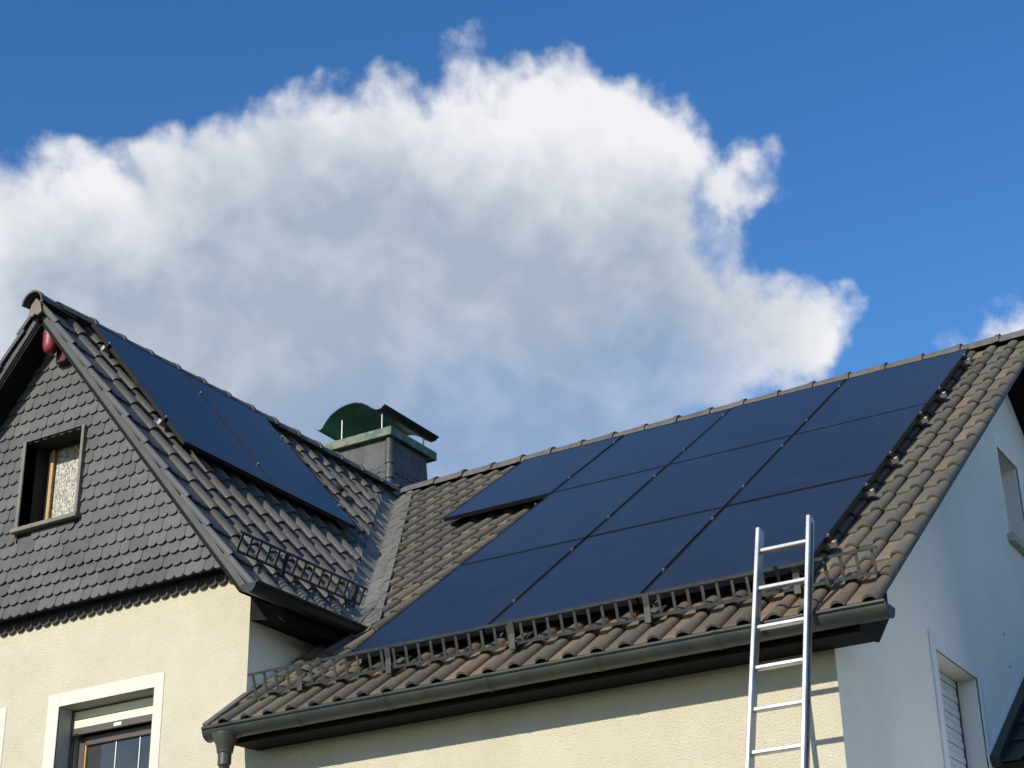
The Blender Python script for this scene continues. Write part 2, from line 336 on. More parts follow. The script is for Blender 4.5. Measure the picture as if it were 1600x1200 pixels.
# --- roof decks (with the soffits they end in)
def deck(name, pts, n, t, m='deck'):
    return MB().prism(pts, -n*t).build(name, m, house)
H0 = -.03
main_roof = deck('main_roof', [MP(XV-.07, .0, H0), MP(XV-.07, SE-.03, H0), MP(XC-.02, SE-.03, H0), MP(XC-.02, 6.14, H0), MP(XC+.03, 6.14, H0), MP(XC+.03, 5.0, H0), MP(XW, .0, H0)], nM, .05)
tag(main_roof, 'brown clay tiled main roof slope')
wing_roof = deck('wing_roof', [WP(-.33, 0, H0), WP(-.33, SEW-.08, H0), WP(1.0, SEW-.08, H0), WP(YR, 0, H0)], nW, .05)
tag(wing_roof, 'dark tiled side slope of the front wing')
# hidden-side slopes
nWL = Vector((-sW, 0, cW)); nR = Vector((0, sT, cT))
wing_left = deck('wing_roof', [WPL(-.33, 0, H0), WPL(-.33, SEW-.08, H0), WPL(1.0, SEW-.08, H0), WPL(YR, 0, H0)], nWL, .05)
def RP(x, s, h=0): return Vector((x, YR+s*cT+h*sT, ZR-s*sT+h*cT))
rear_roof = deck('rear_roof', [RP(XV-.03, 0, H0), RP(XV-.03, SE-.1, H0), RP(XL-.4, SE-.1, H0), RP(XL-.4, 0, H0)], nR, .14, 'wood_dark')
left_roof = deck('main_roof', [MP(XL-.4, 0, H0), MP(XL-.4, SE-.1, H0), MP(XWL-.03, SE-.1, H0), MP(XWL-.03, 5.0, H0), MP(XW, 0, H0)], nM, .10)
# --- roof tiles
def tile_geo(w, g, hump=.94, lift=.018, th=.016):
    k = w/.194
    prof = [(.007, -.010), (.012, 0), (.104, 0), (.1085, .018), (.122, .032), (.150, .040), (.178, .032), (.1915, .016), (.1955, -.006)]
    L = g+.055; rows = [(0, .0, -.004), (.014, 0, 0.), (g*.5, 0, 0), (L, 0, 0)]
    m = MB(); vs = []; n = len(prof)
    for y, _, dz in rows:
        tp = 1-.20*y/L
        for u, h in prof:
            uu = .150+(u-.150)*tp if u > .106 else u
            vs.append((uu*k, y, h*(1-.22*y/L)*hump + lift*(1-y/g) + dz))
    fs = [(r*n+i, r*n+i+1, (r+1)*n+i+1, (r+1)*n+i) for r in range(3) for i in range(n-1)]
    b = len(vs); vs += [(u*k, .001, h*hump+lift-th-.004 if u < .106 else max(0, h-.014)*hump+lift-.006) for u, h in prof]
    fs += [(b+i, b+i+1, i+1, i) for i in range(n-1)]
    return m.add(vs, fs)
def tile_mesh(*a, **k):
    me = bpy.data.meshes.new('tile'); g_ = tile_geo(*a, **k); me.from_pydata(g_.v, [], g_.f)
    bm = bmesh.new(); bm.from_mesh(me)
    for f in bm.faces: f.smooth = True
    for e in bm.edges:
        if len(e.link_faces) == 2 and e.calc_face_angle(0) > math.radians(50): e.smooth = False
    bm.to_mesh(me); bm.free(); return me
def place_tiles(parent, roof_o, u, upv, n, cols, rows, w, g, base, matf, planesf, stufff):
    """cols: left edges along u; rows: s of the lower edge. planesf -> list of world clip planes (outer cleared) or None to skip."""
    stuff = MB(); cnt = 0; meshes = {}
    for s in rows:
        for c in cols:
            o = roof_o(c, s); mm = matf(c, s)
            j = Matrix.Translation((random.uniform(-.002, .002), random.uniform(-.004, .004), random.uniform(0, .003))) @ Matrix.Rotation(random.uniform(-.006, .006), 4, 'Z')
            mtx = frame_m(o, u, upv, n) @ j
            pls = planesf(c, s)
            cor = [mtx @ Vector(p) for p in ((0, 0, 0), (w, 0, 0), (w, g+.05, 0), (0, g+.05, 0))]
            st = [[(p-co).dot(no) for p in cor] for co, no in pls]
            if any(min(d) > -.02 for d in st): continue
            cut = [pl for pl, d in zip(pls, st) if max(d) > 0]
            if stufff(c, s) and not cut:
                stuff.add([mtx @ v.co for v in base.vertices], [tuple(p.vertices) for p in base.polygons]); continue
            if cut:
                me = base.copy(); me.transform(mtx); clip(me, cut); me.transform(mtx.inverted())
                if len(me.polygons) < 3: continue
                me.materials.clear(); me.materials.append(M[mm])
            else:
                if mm not in meshes:
                    meshes[mm] = base.copy(); meshes[mm].materials.clear(); meshes[mm].materials.append(M[mm])
                me = meshes[mm]
            link('tile', me, None, parent, mtx); cnt += 1
    if stuff.v:
        so_ = stuff.build('tile_field', matf(0, 0), parent, smooth=True, angle=50); so_['kind'] = 'stuff'
    return cnt
base_m = tile_mesh(TWD, GA); base_w = tile_mesh(TWW, GAW, hump=1.12)
vd = Vector((SEW*cW, -SEW*sW/tT, 0)).normalized(); vn = Vector((-vd.y, vd.x, 0))
if vn.x < 0: vn = -vn                                        # towards the main slope
VT = Vector((XW, YR, 0)); VY = YR-SEW*sW/tT
# solar array layout on the main roof
PX0, PW, PS0, PH, PHT = -8.185, 1.1475, .42, 1.875, .13
def under(c, s):
    x0, x1, a, b = c, c+TWD, s-GA, s
    for r in range(3):
        xl = PX0 if r == 0 else PX0+PW
        if x0 > xl+.30 and x1 < PX0+4*PW-.42 and a > PS0+r*PH-.5 and b < PS0+(r+1)*PH-(.45 if r == 2 else -.3): 
            if r == 0 and x0 < PX0+PW+.3 and b > PS0+PH-.75: continue
            return True
    return False
def planes_main(c, s):
    pl = [(MP(0, .02), Vector((0, cT, sT))), (Vector((XV+.01, 0, 0)), Vector((1, 0, 0)))]
    ymid = YR-(s-GA*.3)*cT
    if ymid > VY-.12: pl.append((VT+vn*.135, -vn))
    else: pl.append((Vector((XC+.025, 0, 0)), Vector((-1, 0, 0))))
    return pl
rows = [SE-GA*k for k in range(19)]
cols = [XV-TWD*(k+1) for k in range(37)]
n1 = place_tiles(main_roof, lambda c, s: MP(c, s, 0), uM, upM, nM, cols, rows, TWD, GA, base_m,
                 lambda c, s: 'tile_eave' if s > SE-1.5*GA and c > -7.5 else 'tile', planes_main, under)
def planes_wing(c, s):
    return [(WP(0, .02), Vector((-cW, 0, sW))), (VT-vn*.105, vn)]
rows_w = [SEW-GAW*k for k in range(11)]
cols_w = [-.215+TWW*k for k in range(25)]
n2 = place_tiles(wing_roof, lambda c, s: WP(c, s, 0), uW, upW, nW, cols_w, rows_w, TWW, GAW, base_w, lambda c, s: 'tile_dark', planes_wing, lambda c, s: False)
# slopes the photograph does not show: joined fields
upR, uR = Vector((0, -cT, sT)), Vector((-1, 0, 0)); upL, uL = Vector((cW, 0, sW)), Vector((0, -1, 0))
place_tiles(rear_roof, lambda c, s: RP(c, s, 0), uR, upR, nR, [XV-.194*k*2 for k in range(31)], [SE-GA*2*k for k in range(9)], TWD*2, GA*2, tile_mesh(TWD*2, GA*2), lambda c, s: 'tile', lambda c, s: [(RP(0, .02), upR)], lambda c, s: True)
vnL = Vector((-vn.x, vn.y, 0))
place_tiles(wing_left, lambda c, s: WPL(c, s, 0), uL, upL, nWL, [-.215+TWW*(k+1) for k in range(25)], rows_w, TWW, GAW, base_w, lambda c, s: 'tile_dark', lambda c, s: [(WPL(0, .02), upL), (VT-vnL*.105, vnL)], lambda c, s: True)
place_tiles(left_roof, lambda c, s: MP(c, s, 0), uM, upM, nM, [XWL-TWD*2*(k+1) for k in range(7)], [SE-GA*2*k for k in range(9)], TWD*2, GA*2, tile_mesh(TWD*2, GA*2), lambda c, s: 'tile', lambda c, s: [(MP(0, .02), upM)], lambda c, s: True)
print('TILES', n1, n2)
# --- verge tiles with hanging flaps along the wing's front gable
def verge_tile(side):
    m = MB(); L = GAW+.05
    # local: x along +/-Y inwards, y up the slope, z normal
    prof = [(-.150, -.022), (-.152, -.005), (-.150, .012), (-.138, .026), (-.118, .024), (-.098, .006), (-.05, .0), (.01, 0)]
    n = len(prof); vs = []
    for y in (0, .012, L):
        for u, h in prof: vs.append((u*side, y, h+.024*(1-y/GAW)-(.003 if y == 0 else 0)))
    fs = [(r*n+i, r*n+i+1, (r+1)*n+i+1, (r+1)*n+i) for r in range(2) for i in range(n-1)]
    b = len(vs)
    for u, h in prof: vs.append((min(0.01, u+.012)*side, .002, h-.014+.024))
    fs += [(b+i, b+i+1, i+1, i) for i in range(n-1)]
    return m.add(vs, fs)
vt_r = verge_tile(1).mesh('verge_tile', smooth=True, angle=45); vt_l = verge_tile(-1).mesh('verge_tile', smooth=True, angle=45)
for me in (vt_r, vt_l): me.materials.append(M['verge'])
for s in rows_w:
    jj = random.uniform(-.004, .004)
    a = max(s, GAW*.9)
    link('verge_tile', vt_r, None, wing_roof, frame_m(WP(-.225+jj, a, .004), uW, upW, nW))
    link('verge_tile', vt_l, None, wing_left, frame_m(WPL(-.225+jj, a, .004), uL, upL, nWL))
# right verge boards of the main roof, soffits, barge boards
for nm, P, n in (('verge_board', MP, nM), ('verge_board', RP, nR)):
    MB().prism([P(XV-.035, .0, -.0), P(XV-.035, SE-.03, -.0), P(XV-.035, SE-.03, -.045), P(XV-.035, .03, -.045)], (-.025, 0, 0)).build(nm, 'verge', house)
MB().prism([RP(XR-.01, .0, -.172), RP(XR-.01, SE, -.172), RP(XV-.05, SE, -.172), RP(XV-.05, 0, -.172)], -nR*.02).build('soffit', 'wood_dark', house)
MB().prism([MP(XR-.01, .02, -.085), MP(XR-.01, SE-.3, -.085), MP(XV-.09, SE-.3, -.085), MP(XV-.09, .02, -.085)], -nM*.02).build('soffit', 'wood_dark', house)
for P, n, u_ in ((WP, nW, 1), (WPL, nWL, -1)):
    MB().prism([P(-.32, .02, -.085), P(-.32, SEW-.1, -.085), P(.0, SEW-.1, -.085), P(.0, .02, -.085)], -n*.02).build('soffit', 'wood_dark', house)
    MB().prism([P(-.345, .0, -.02), P(-.345, SEW-.08, -.02), P(-.345, SEW-.08, -.066), P(-.345, .0, -.066)], (0, .022, 0)).build('barge_board', 'verge', house)
MB().prism([(XW-.075, -.386, ZR-.10), (XW-.05, -.386, ZR-.01), (XW, -.386, ZR+.04), (XW+.05, -.386, ZR-.01), (XW+.075, -.386, ZR-.10), (XW+.03, -.386, ZR-.125), (XW, -.386, ZR-.10), (XW-.03, -.386, ZR-.125)], (0, -.022, 0)).build('apex_plate', 'bronze', house)
# --- ridge tiles
def cap_mesh(L, r, ang):
    m = MB(); n = 9; vs = []
    prof = [math.radians(a) for a in [-ang+2*ang*i/(n-1) for i in range(n)]]
    for y, k in ((-.05, .90), (L-.02, 1.0), (L-.018, 1.07), (L+.022, 1.08)):
        for a in prof: vs.append((r*k*math.sin(a), y, r*k*math.cos(a)))
    for a in prof: vs.append((r*.93*math.sin(a), L+.021, r*.93*math.cos(a)))
    fs = [(q*n+i, q*n+i+1, (q+1)*n+i+1, (q+1)*n+i) for q in range(4) for i in range(n-1)]
    return m.add(vs, fs).mesh('ridge_tile', smooth=True, angle=35)
cm = cap_mesh(.357, .125, 82)
cm1 = cm.copy(); cm1.materials.append(M['ridge']); cm2 = cm.copy(); cm2.materials.append(M['ridge_dark'])
rz = ZR-.035
for k in range(20):
    x = XV-.02-.357*(k+1)
    if x < XW: break
    link('ridge_tile', cm1, None, main_roof, frame_m(Vector((x, YR, rz+random.uniform(0, .005))), (0, -1, 0), (1, 0, 0), (0, 0, 1)) @ Matrix.Rotation(random.uniform(-.006, .006), 4, 'Z'))
for k in range(14):
    y = -.16+.357*k
    if y > YR-.15: break
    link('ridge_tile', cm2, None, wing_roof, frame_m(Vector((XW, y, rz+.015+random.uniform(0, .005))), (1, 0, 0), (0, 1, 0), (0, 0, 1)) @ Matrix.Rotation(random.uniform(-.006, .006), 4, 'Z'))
cf = cap_mesh(.36, .110, 88); cf.materials.append(M['ridge_dark'])
link('ridge_tile', cf, None, wing_roof, frame_m(Vector((XW, -.075, rz+.012)), (-1, 0, 0), (0, -1, 0), (0, 0, 1)))
MB().box((XL-.4, YR-.1, ZR-.02), (XW-.1, YR+.1, ZR+.07)).build('ridge_cover', 'ridge', rear_roof)
MB().add([(XW+.02, YR+.04, ZR+.075), (XW+.20, YR-.02, ZR+.06), (XW+.05, YR-.20, ZR+.055), (XW-.1, YR-.02, ZR+.07)], [(0, 1, 2, 3)]).build('ridge_flashing', 'lead', main_roof)
# --- valley of lapped lead sheets
valley = empty('valley_flashing', parent=house)
tag(valley, 'grey lead valley between the two roof slopes')
nv = 13; Lv = (Vector((XW+SEW*cW, VY, 0))-VT).length+.12
for k in range(nv):
    a, b = Lv*k/nv, Lv*(k+1)/nv+.05
    def vp(t, off, dz):
        p = VT+vd*t+vn*off
        z = (ZR-(YR-p.y)*tT) if off >= 0 else (ZR-(p.x-XW)*tW)
        return (p.x, p.y, z+dz)
    m = MB(); sk = random.uniform(-.03, .03); rows_ = []
    for t, dz in ((a-.0, .004), ((a+b)/2, .008), (b, .013)):
        rows_.append([vp(t-.05+sk, -.17, dz+.035), vp(t-.02, -.09, dz+.018), vp(t+.02, -.012, dz+.012), vp(t+.02, .012, dz+.012), vp(t-.02, .115, dz+.018), vp(t-.03, .135, dz+.05), vp(t-.06+sk, .19, dz+.045)])
    vs = [p for r_ in rows_ for p in r_]; n = 7
    fs = [(r_*n+i, r_*n+i+1, (r_+1)*n+i+1, (r_+1)*n+i) for r_ in range(2) for i in range(n-1)]
    q = len(vs); vs += [(p[0], p[1], p[2]-.007) for p in rows_[2]]; fs += [(2*n+i, 2*n+i+1, q+i+1, q+i) for i in range(n-1)]
    m.add(vs, fs).build('lead_sheet', 'lead', valley, smooth=True, angle=30)
# --- slate cladding of the front gable
clad = empty('gable_cladding', parent=house); tag(clad, 'grey scalloped slate cladding of the front gable')
SW_, SG = .094, .1085
def slate_geo(nsc):
    w = SW_*nsc; pts = []
    for k in range(nsc):
        for i in range(8):
            a = math.pi*(1+i/7)
            pts.append((SW_*(k+.5+.5*math.cos(a)*.985), .034*(1+math.sin(a))))
    g_ = .0022; poly = [(max(g_, min(w-g_, x)), z) for x, z in pts]+[(w-g_, .165), (g_, .165)]
    n = len(poly); f = [(x, -.024*(1-z/.165)-.004, z) for x, z in poly]; b_ = [(x, y+.012, z) for x, y, z in f]
    return MB().add(f+b_, [tuple(range(n))]+[(i, n+i, n+(i+1) % n, (i+1) % n) for i in range(n)])
sm = {k: slate_geo(k).mesh('slate') for k in (1, 2, 3)}
sm_g = {k: sm[k].copy() for k in sm}; sm_b = {k: sm[k].copy() for k in sm}
for k in sm: sm_g[k].materials.append(M['slate']); sm_b[k].materials.append(M['slate_brown'])
ZS = 5.915; YS = -.085
left_stuff = MB(); ns = 0
def rake_pl(off): return [(Vector((XW, 0, ZR-off)), Vector((s*sW, 0, cW))) for s in (1, -1)]
for r in range(23):
    z = ZS+SG*r; half = (ZR-.12-z)/tW
    if half < .02: break
    kick = max(0, 3-r)*.013
    x = XW-half-.2-random.random()*.1 - (SW_*.5 if r % 2 else 0)
    x = XW+SW_*(math.floor((x-XW)/SW_)+(.5 if r % 2 else 0))
    while x < XW+half+.05:
        nsc = random.choice((2, 2, 2, 2, 3, 1, 2)); w = SW_*nsc
        mt = Matrix.Translation((x+random.uniform(-.0012, .0012), YS-kick, z+random.uniform(-.002, .002))) @ Matrix.Rotation(-.0+(.16 if r < 3 else 0)*-1, 4, 'X') @ Matrix.Rotation(random.uniform(-.006, .006), 4, 'Y')
        pls = []
        cor = [Vector((x, 0, z)), Vector((x+w, 0, z)), Vector((x, 0, z+.165)), Vector((x+w, 0, z+.165))]
        # holes and rake
        hx0, hx1, hz0, hz1 = HOLE_S[0]-.03, HOLE_S[1]+.03, HOLE_S[2]-.055, HOLE_S[3]-.01
        skip = False
        if x+w > hx0 and x < hx1 and z+.165 > hz0 and z+.03 < hz1+.0:
            ov = [(x+w-hx0, (Vector((hx0, 0, 0)), Vector((1, 0, 0)))), (hx1-x, (Vector((hx1, 0, 0)), Vector((-1, 0, 0)))), (z+.165-hz0, (Vector((0, 0, hz0)), Vector((0, 0, 1))))]
            if x >= hx0 and x+w <= hx1:
                if z+.03 > hz0: skip = True
                else: pls.append(ov[2][1])
            elif z < hz0-.105: pls.append(ov[2][1])
            else: pls.append(min(ov[:2], key=lambda q: 0 if ((q is ov[0]) == (x < hx0)) else 1)[1])
        rp = rake_pl(.15); d = [[(c_-co).dot(no) for c_ in cor] for co, no in rp]
        if any(min(q) > -.005 for q in d): skip = True
        pls += [p for p, q in zip(rp, d) if max(q) > 0]
        if not skip:
            if x+w < -10.62: left_stuff.add([mt @ v.co for v in sm[nsc].vertices], [tuple(p.vertices) for p in sm[nsc].polygons])
            else:
                me = sm_g[nsc]
                if pls:
                    me = sm_g[nsc].copy(); me.transform(mt); clip(me, pls); me.transform(mt.inverted())
                if len(me.polygons) > 2: link('slate', me, None, clad, mt); ns += 1
        x += w
q = left_stuff.build('slate_field', 'slate', clad); q['kind'] = 'stuff'
# scalloped brown starter course below, set back
x = XWL; start_stuff = MB()
while x < XC-.02:
    w = SW_*2
    mt = Matrix.Translation((x, -.0, ZS-.078))
    if x > -10.62: 
        me = sm_b[2]
        if x+w > XC-.01: me = sm_b[1]
        link('starter_slate', me, None, clad, mt)
    else: start_stuff.add([mt @ v.co for v in sm[2].vertices], [tuple(p.vertices) for p in sm[2].polygons])
    x += w
start_stuff.build('starter_field', 'slate_brown', clad)['kind'] = 'stuff'
MB().box((XWL, -.10, ZS+.035), (XC, -.012, ZS+.05)).build('skirt_soffit', 'slate_brown', clad)
print('SLATES', ns)
# ------------------------------------------------------------------ windows
def reveal_box(parent, P, h, d, m, name='reveal', t=.012):
    """lining boards of an opening h=(u0,u1,z0,z1), depth d into the wall; P(u,w,z) maps to world"""
    u0, u1, z0, z1 = h
    for a, b in (((u0, z0), (u0, z1)), ((u0, z1), (u1, z1)), ((u1, z1), (u1, z0)), ((u1, z0), (u0, z0))):
        MB().add([P(a[0], 0, a[1]), P(b[0], 0, b[1]), P(b[0], d, b[1]), P(a[0], d, a[1])], [(0, 1, 2, 3)]).build(name, m, parent)
def pbox(P, a, b):
    (u0, w0, z0), (u1, w1, z1) = a, b; c = [P(u, w, z) for z in (z0, z1) for u, w in ((u0, w0), (u1, w0), (u1, w1), (u0, w1))]
    return MB().add(c, [(0, 3, 2, 1), (4, 5, 6, 7), (0, 1, 5, 4), (1, 2, 6, 5), (2, 3, 7, 6), (3, 0, 4, 7)])
PF = lambda u, w, z: (u, w, z); PG = lambda u, w, z: (XR-w, u, z)
def surround(parent, P, h, ww, m, proud=.006):
    u0, u1, z0, z1 = h
    pbox(P, (u0-ww, -proud, z0-.05), (u0, .01, z1+ww)).build('surround', m, parent, bevel=.002)
    pbox(P, (u1, -proud, z0-.05), (u1+ww, .01, z1+ww)).build('surround', m, parent, bevel=.002)
    pbox(P, (u0, -proud, z1), (u1, .01, z1+ww)).build('surround', m, parent, bevel=.002)
def room(parent, P, h, d, depth=1.0):
    u0, u1, z0, z1 = h; e = .12
    b = pbox(P, (u0-e, d, z0-e), (u1+e, d+depth, z1+e)); b.f = b.f[:2]+b.f[3:]
    # drop the face towards the opening
    b.build('room_lining', 'dark', parent)
def wing_window(h, label, right_w=.09, left_w=.12):
    w = empty('window', parent=house); w['label'] = label
    u0, u1, z0, z1 = h
    reveal_box(w, PF, h, .27, 'reveal')
    pbox(PF, (u0-left_w, -.006, z0-.05), (u0, .01, z1+.105)).build('surround', 'trim', w, bevel=.002)
    pbox(PF, (u1, -.006, z0-.05), (u1+right_w, .01, z1+.105)).build('surround', 'trim', w, bevel=.002)
    pbox(PF, (u0, -.006, z1), (u1, .01, z1+.105)).build('surround', 'trim', w, bevel=.002)
    pbox(PF, (u0-.14, -.05, z0-.09), (u1+.14, .24, z0-.052)).build('sill', 'concrete', w, bevel=.004)
    # roller shutter: cream slats and the brown end rail
    pbox(PF, (u0+.012, .155, z1-.143), (u1-.004, .167, z1-.079)).build('shutter_slat', 'shutter_cream', w, bevel=.003)
    pbox(PF, (u0+.012, .155, z1-.076), (u1-.004, .167, z1-.012)).build('shutter_slat', 'shutter_cream', w, bevel=.003)
    pbox(PF, (u0+.016, .147, z1-.198), (u1-.004, .170, z1-.1445)).build('shutter_end_rail', 'brown', w, bevel=.003)
    pbox(PF, (u0+.44, .1435, z1-.184), (u0+.515, .1472, z1-.159)).build('sticker', 'label', w)
    pbox(PF, (u0+.03, .140, z1-.205), (u0+.075, .1468, z1-.188)).build('stop_hook', 'dark', w)
    pbox(PF, (u0+.002, .140, z0), (u0+.014, .18, z1-.004)).build('shutter_guide', 'brown', w)
    f = pbox(PF, (u0+.022, .22, z0), (u0+.085, .27, z1-.2)); 
    f.build('frame', 'brown', w, bevel=.004); pbox(PF, (u1-.06, .22, z0), (u1-.001, .27, z1-.2)).build('frame', 'brown', w, bevel=.004)
    pbox(PF, (u0+.085, .22, z1-.27), (u1-.06, .27, z1-.2)).build('frame', 'brown', w, bevel=.004)
    pbox(PF, (u0+.088, .222, z0), (u0+.10, .266, z1-.27)).build('frame_bead', 'wood_window', w)
    pn = pbox(PF, (u0+.10, .242, z0), (u1-.06, .25, z1-.27)).build('pane', 'pane', w)
    for k in (.36, .66): pbox(PF, (u0+.10+k*(u1-u0-.16), .236, z0), (u0+.108+k*(u1-u0-.16), .241, z1-.27)).build('glazing_bar', 'shutter_white', w)
    pbox(PF, (u0+.10, .2355, z1-.645), (u1-.06, .2405, z1-.635)).build('glazing_bar', 'shutter_white', w)
    room(w, PF, h, .28)
    return w
wing_window(WIN, 'front window with half-raised cream roller shutter and white surround')
wing_window(WIN2, 'front window at the left edge showing only its white surround', right_w=.12)
# small window in the slate gable
w = empty('window', parent=house); w['label'] = 'small gable window with textured pane and honey-coloured wood frame'
u0, u1, z0, z1 = HOLE_S
def PS(u, w_, z): return (u, w_-.13, z)
reveal_box(w, PS, HOLE_S, .36, 'dark')  # opening lined near-black, so the deep reveal's shade is in the colour
pbox(PS, (u0-.035, -.012, z0-.01), (u0, .12, z1)).build('casing', 'bronze', w, bevel=.003)
pbox(PS, (u1, -.012, z0-.01), (u1+.03, .12, z1)).build('casing', 'bronze', w, bevel=.003)
pbox(PS, (u0-.06, -.035, z0-.045), (u1+.045, .36, z0-.008)).build('sill', 'bronze', w, bevel=.003)
um = u0+.055
pbox(PS, (um-.012, .235, z0), (um+.022, .29, z1-.0)).build('mullion', 'wood_window', w, bevel=.004)
pbox(PS, (um-.052, .255, z0), (um-.024, .30, z1-.0)).build('casement_edge', 'wood_window', w, bevel=.004)
pbox(PS, (um+.036, .262, z0), (u1, .272, z1)).build('pane', 'obscure', w)
room(w, PS, HOLE_S, .33)
# shuttered window in the right gable
w = empty('window', parent=house); w['label'] = 'gable-end window with closed white roller shutter'
u0, u1, z0, z1 = G1
reveal_box(w, PG, G1, .20, 'white_wall'); surround(w, PG, G1, .105, 'trim_white', .012)
zz = z1-.005; k = 0
while zz > z0:
    pbox(PG, (u0+.005, .150+(.004 if k % 2 else .0), zz-.0515), (u1-.035, .162, zz)).build('shutter_slat', 'shutter_white', w, bevel=.004); zz -= .0555; k += 1
pbox(PG, (u1-.034, .145, z0), (u1-.012, .175, z1-.002)).build('shutter_guide', 'brown', w)
room(w, PG, G1, .175)
w = empty('window', parent=house); w['label'] = 'narrow deep-set attic window high in the gable-end wall'
reveal_box(w, PG, G2, .22, 'white_wall'); surround(w, PG, G2, .07, 'white_wall', .005)
u0, u1, z0, z1 = G2
pbox(PG, (u0-.07, -.06, z0-.075), (u1+.07, .22, z0-.003)).build('sill', 'concrete', w, bevel=.006)
pbox(PG, (u0, .16, z0), (u1, .2, z1)).build('frame', 'shutter_white', w, bevel=.003); pbox(PG, (u0+.06, .152, z0+.06), (u1-.06, .158, z1-.06)).build('pane', 'pane', w)
# two small screw plugs with a filled crack in the gable wall
p = MB()
for yy, zz in ((3.78, 5.60), (3.83, 5.35)): p.tube([(XR-.004, yy, zz), (XR+.012, yy, zz)], .011, 8).build('screw_plug', 'concrete', house); p = MB()
MB().prism([(XR+.001, 3.79, 5.62), (XR+.001, 3.82, 5.62), (XR+.001, 3.85, 5.34), (XR+.001, 3.82, 5.34)], (.003, 0, 0)).build('filler_patch', 'trim_white', house)
# ------------------------------------------------------------------ eaves: fascia, soffit, gutters, downpipe
MB().box((XC+.13, -.29, 4.53), (XV-.16, -.265, 4.66)).build('fascia', 'wood_dark', house)
MB().prism([(XC+.13, -.264, 4.532), (XC+.13, -.002, 4.545), (XC+.13, -.002, 4.565), (XC+.13, -.264, 4.552)], (XV-.18-XC-.13, 0, 0)).build('soffit', 'wood_dark', house)
MB().prism([(XV-.16, -.264, 4.531), (XV-.16, -.264, 4.70), (XV-.16, .25, 5.05), (XV-.16, .25, 4.75), (XV-.16, .02, 4.545)], (-.02, 0, 0)).build('soffit_end', 'wood_dark', house)
def gutter_shape(p0, axis, out, r, L, thick=.004):
    """half-round trough: p0 centre at rim level, axis unit vector, out unit vector away from the wall"""
    p0, axis, out = map(Vector, (p0, axis, out)); zz = Vector((0, 0, 1)); n = 14
    arc = [math.pi*i/n for i in range(n+1)]
    outer = [out*(r*math.cos(a))-zz*(r*math.sin(a)) for a in arc]; inner = [out*((r-thick)*math.cos(a))-zz*((r-thick)*math.sin(a)) for a in arc[::-1]]
    poly = [p0+q for q in outer+inner]; n2 = len(poly)
    m = MB(); m.add(poly+[q+axis*L for q in poly], [(i, (i+1) % n2, n2+(i+1) % n2, n2+i) for i in range(n2)])
    m.tube([p0+out*(r+.004)+zz*.004, p0+out*(r+.004)+zz*.004+axis*L], .0115, 10)
    return m
def gutter(p0, axis, out, r, L, joints, m, label, caps=(True, True)):
    g_ = gutter_shape(p0, axis, out, r, L).build('gutter', m, house, smooth=True, angle=50); g_['label'] = label
    p0, axis, out = map(Vector, (p0, axis, out)); zz = Vector((0, 0, 1))
    for t in joints:
        q = gutter_shape(p0+axis*t+zz*.001, axis, out, r+.0045, .022, .005); q2 = gutter_shape(p0+axis*(t+.034)+zz*.001, axis, out, r+.003, .01, .004)
        q.add(q2.v, q2.f).build('gutter_strap', m, g_, smooth=True, angle=50)
    for k, t in enumerate((0, L)):
        if caps[k]:
            pts = [p0+axis*t+out*((r+.003)*math.cos(math.pi*i/14))-zz*((r+.003)*math.sin(math.pi*i/14)) for i in range(15)]
            MB().prism(pts, axis*(.004 if k else -.004)).build('end_cap', m, g_)
    return g_
gutter((-7.905, -.365, 4.628), (1, 0, 0), (0, -1, 0), .076, 4.905, [.245, .78, 1.5, 2.275, 3.05, 3.85, 4.4], 'gutter', 'long green-grey half-round gutter along the main eave')
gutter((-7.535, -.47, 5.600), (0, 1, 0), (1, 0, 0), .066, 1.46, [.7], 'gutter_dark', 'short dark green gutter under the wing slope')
MB().prism([(XC+.002, .0, 5.52), (XC+.30, .0, 5.47), (XC+.30, .0, 5.60), (XC+.002, .0, 5.90)], (0, 1.15, 0)).build('eave_box', 'wood_dark', house)
MB().box((XC+.301, .0, 5.455), (XC+.318, 1.15, 5.60)).build('fascia', 'wood_dark', house)
dp = MB(); dp.tube([(-7.755, -.37, 4.585), (-7.755, -.37, 4.575), (-7.755, -.37, 4.50), (-7.755, -.37, 4.455), (-7.755, -.37, 4.45), (-7.755, -.37, 4.38), (-7.756, -.35, 4.31), (-7.758, -.24, 4.22), (-7.76, -.10, 4.13), (-7.762, -.075, 4.06), (-7.762, -.075, 0.05)], [.095, .095, .062, .055, .047, .047, .047, .047, .047, .047, .047], 18)
dpo = dp.build('downpipe', 'pipe', house, smooth=True, angle=45); dpo['label'] = 'brown-grey downpipe with funnel at the left end of the gutter'
for z in (4.455, 3.9): 
    yy = -.37 if z > 4.2 else -.075
    MB().tube([(-7.756, yy, z), (-7.756, yy, z+.02)], .053, 18).build('pipe_collar', 'pipe', dpo, smooth=True, angle=45)
# left verge closing piece of the main roof
MB().prism([MP(XC-.025, SE+.01, -.02), MP(XC-.025, SE+.01, .035), MP(XC-.025, 5.92, .035), MP(XC-.025, 5.92, -.02)], (.06, 0, 0)).build('verge_piece', 'ridge', house, bevel=.006)
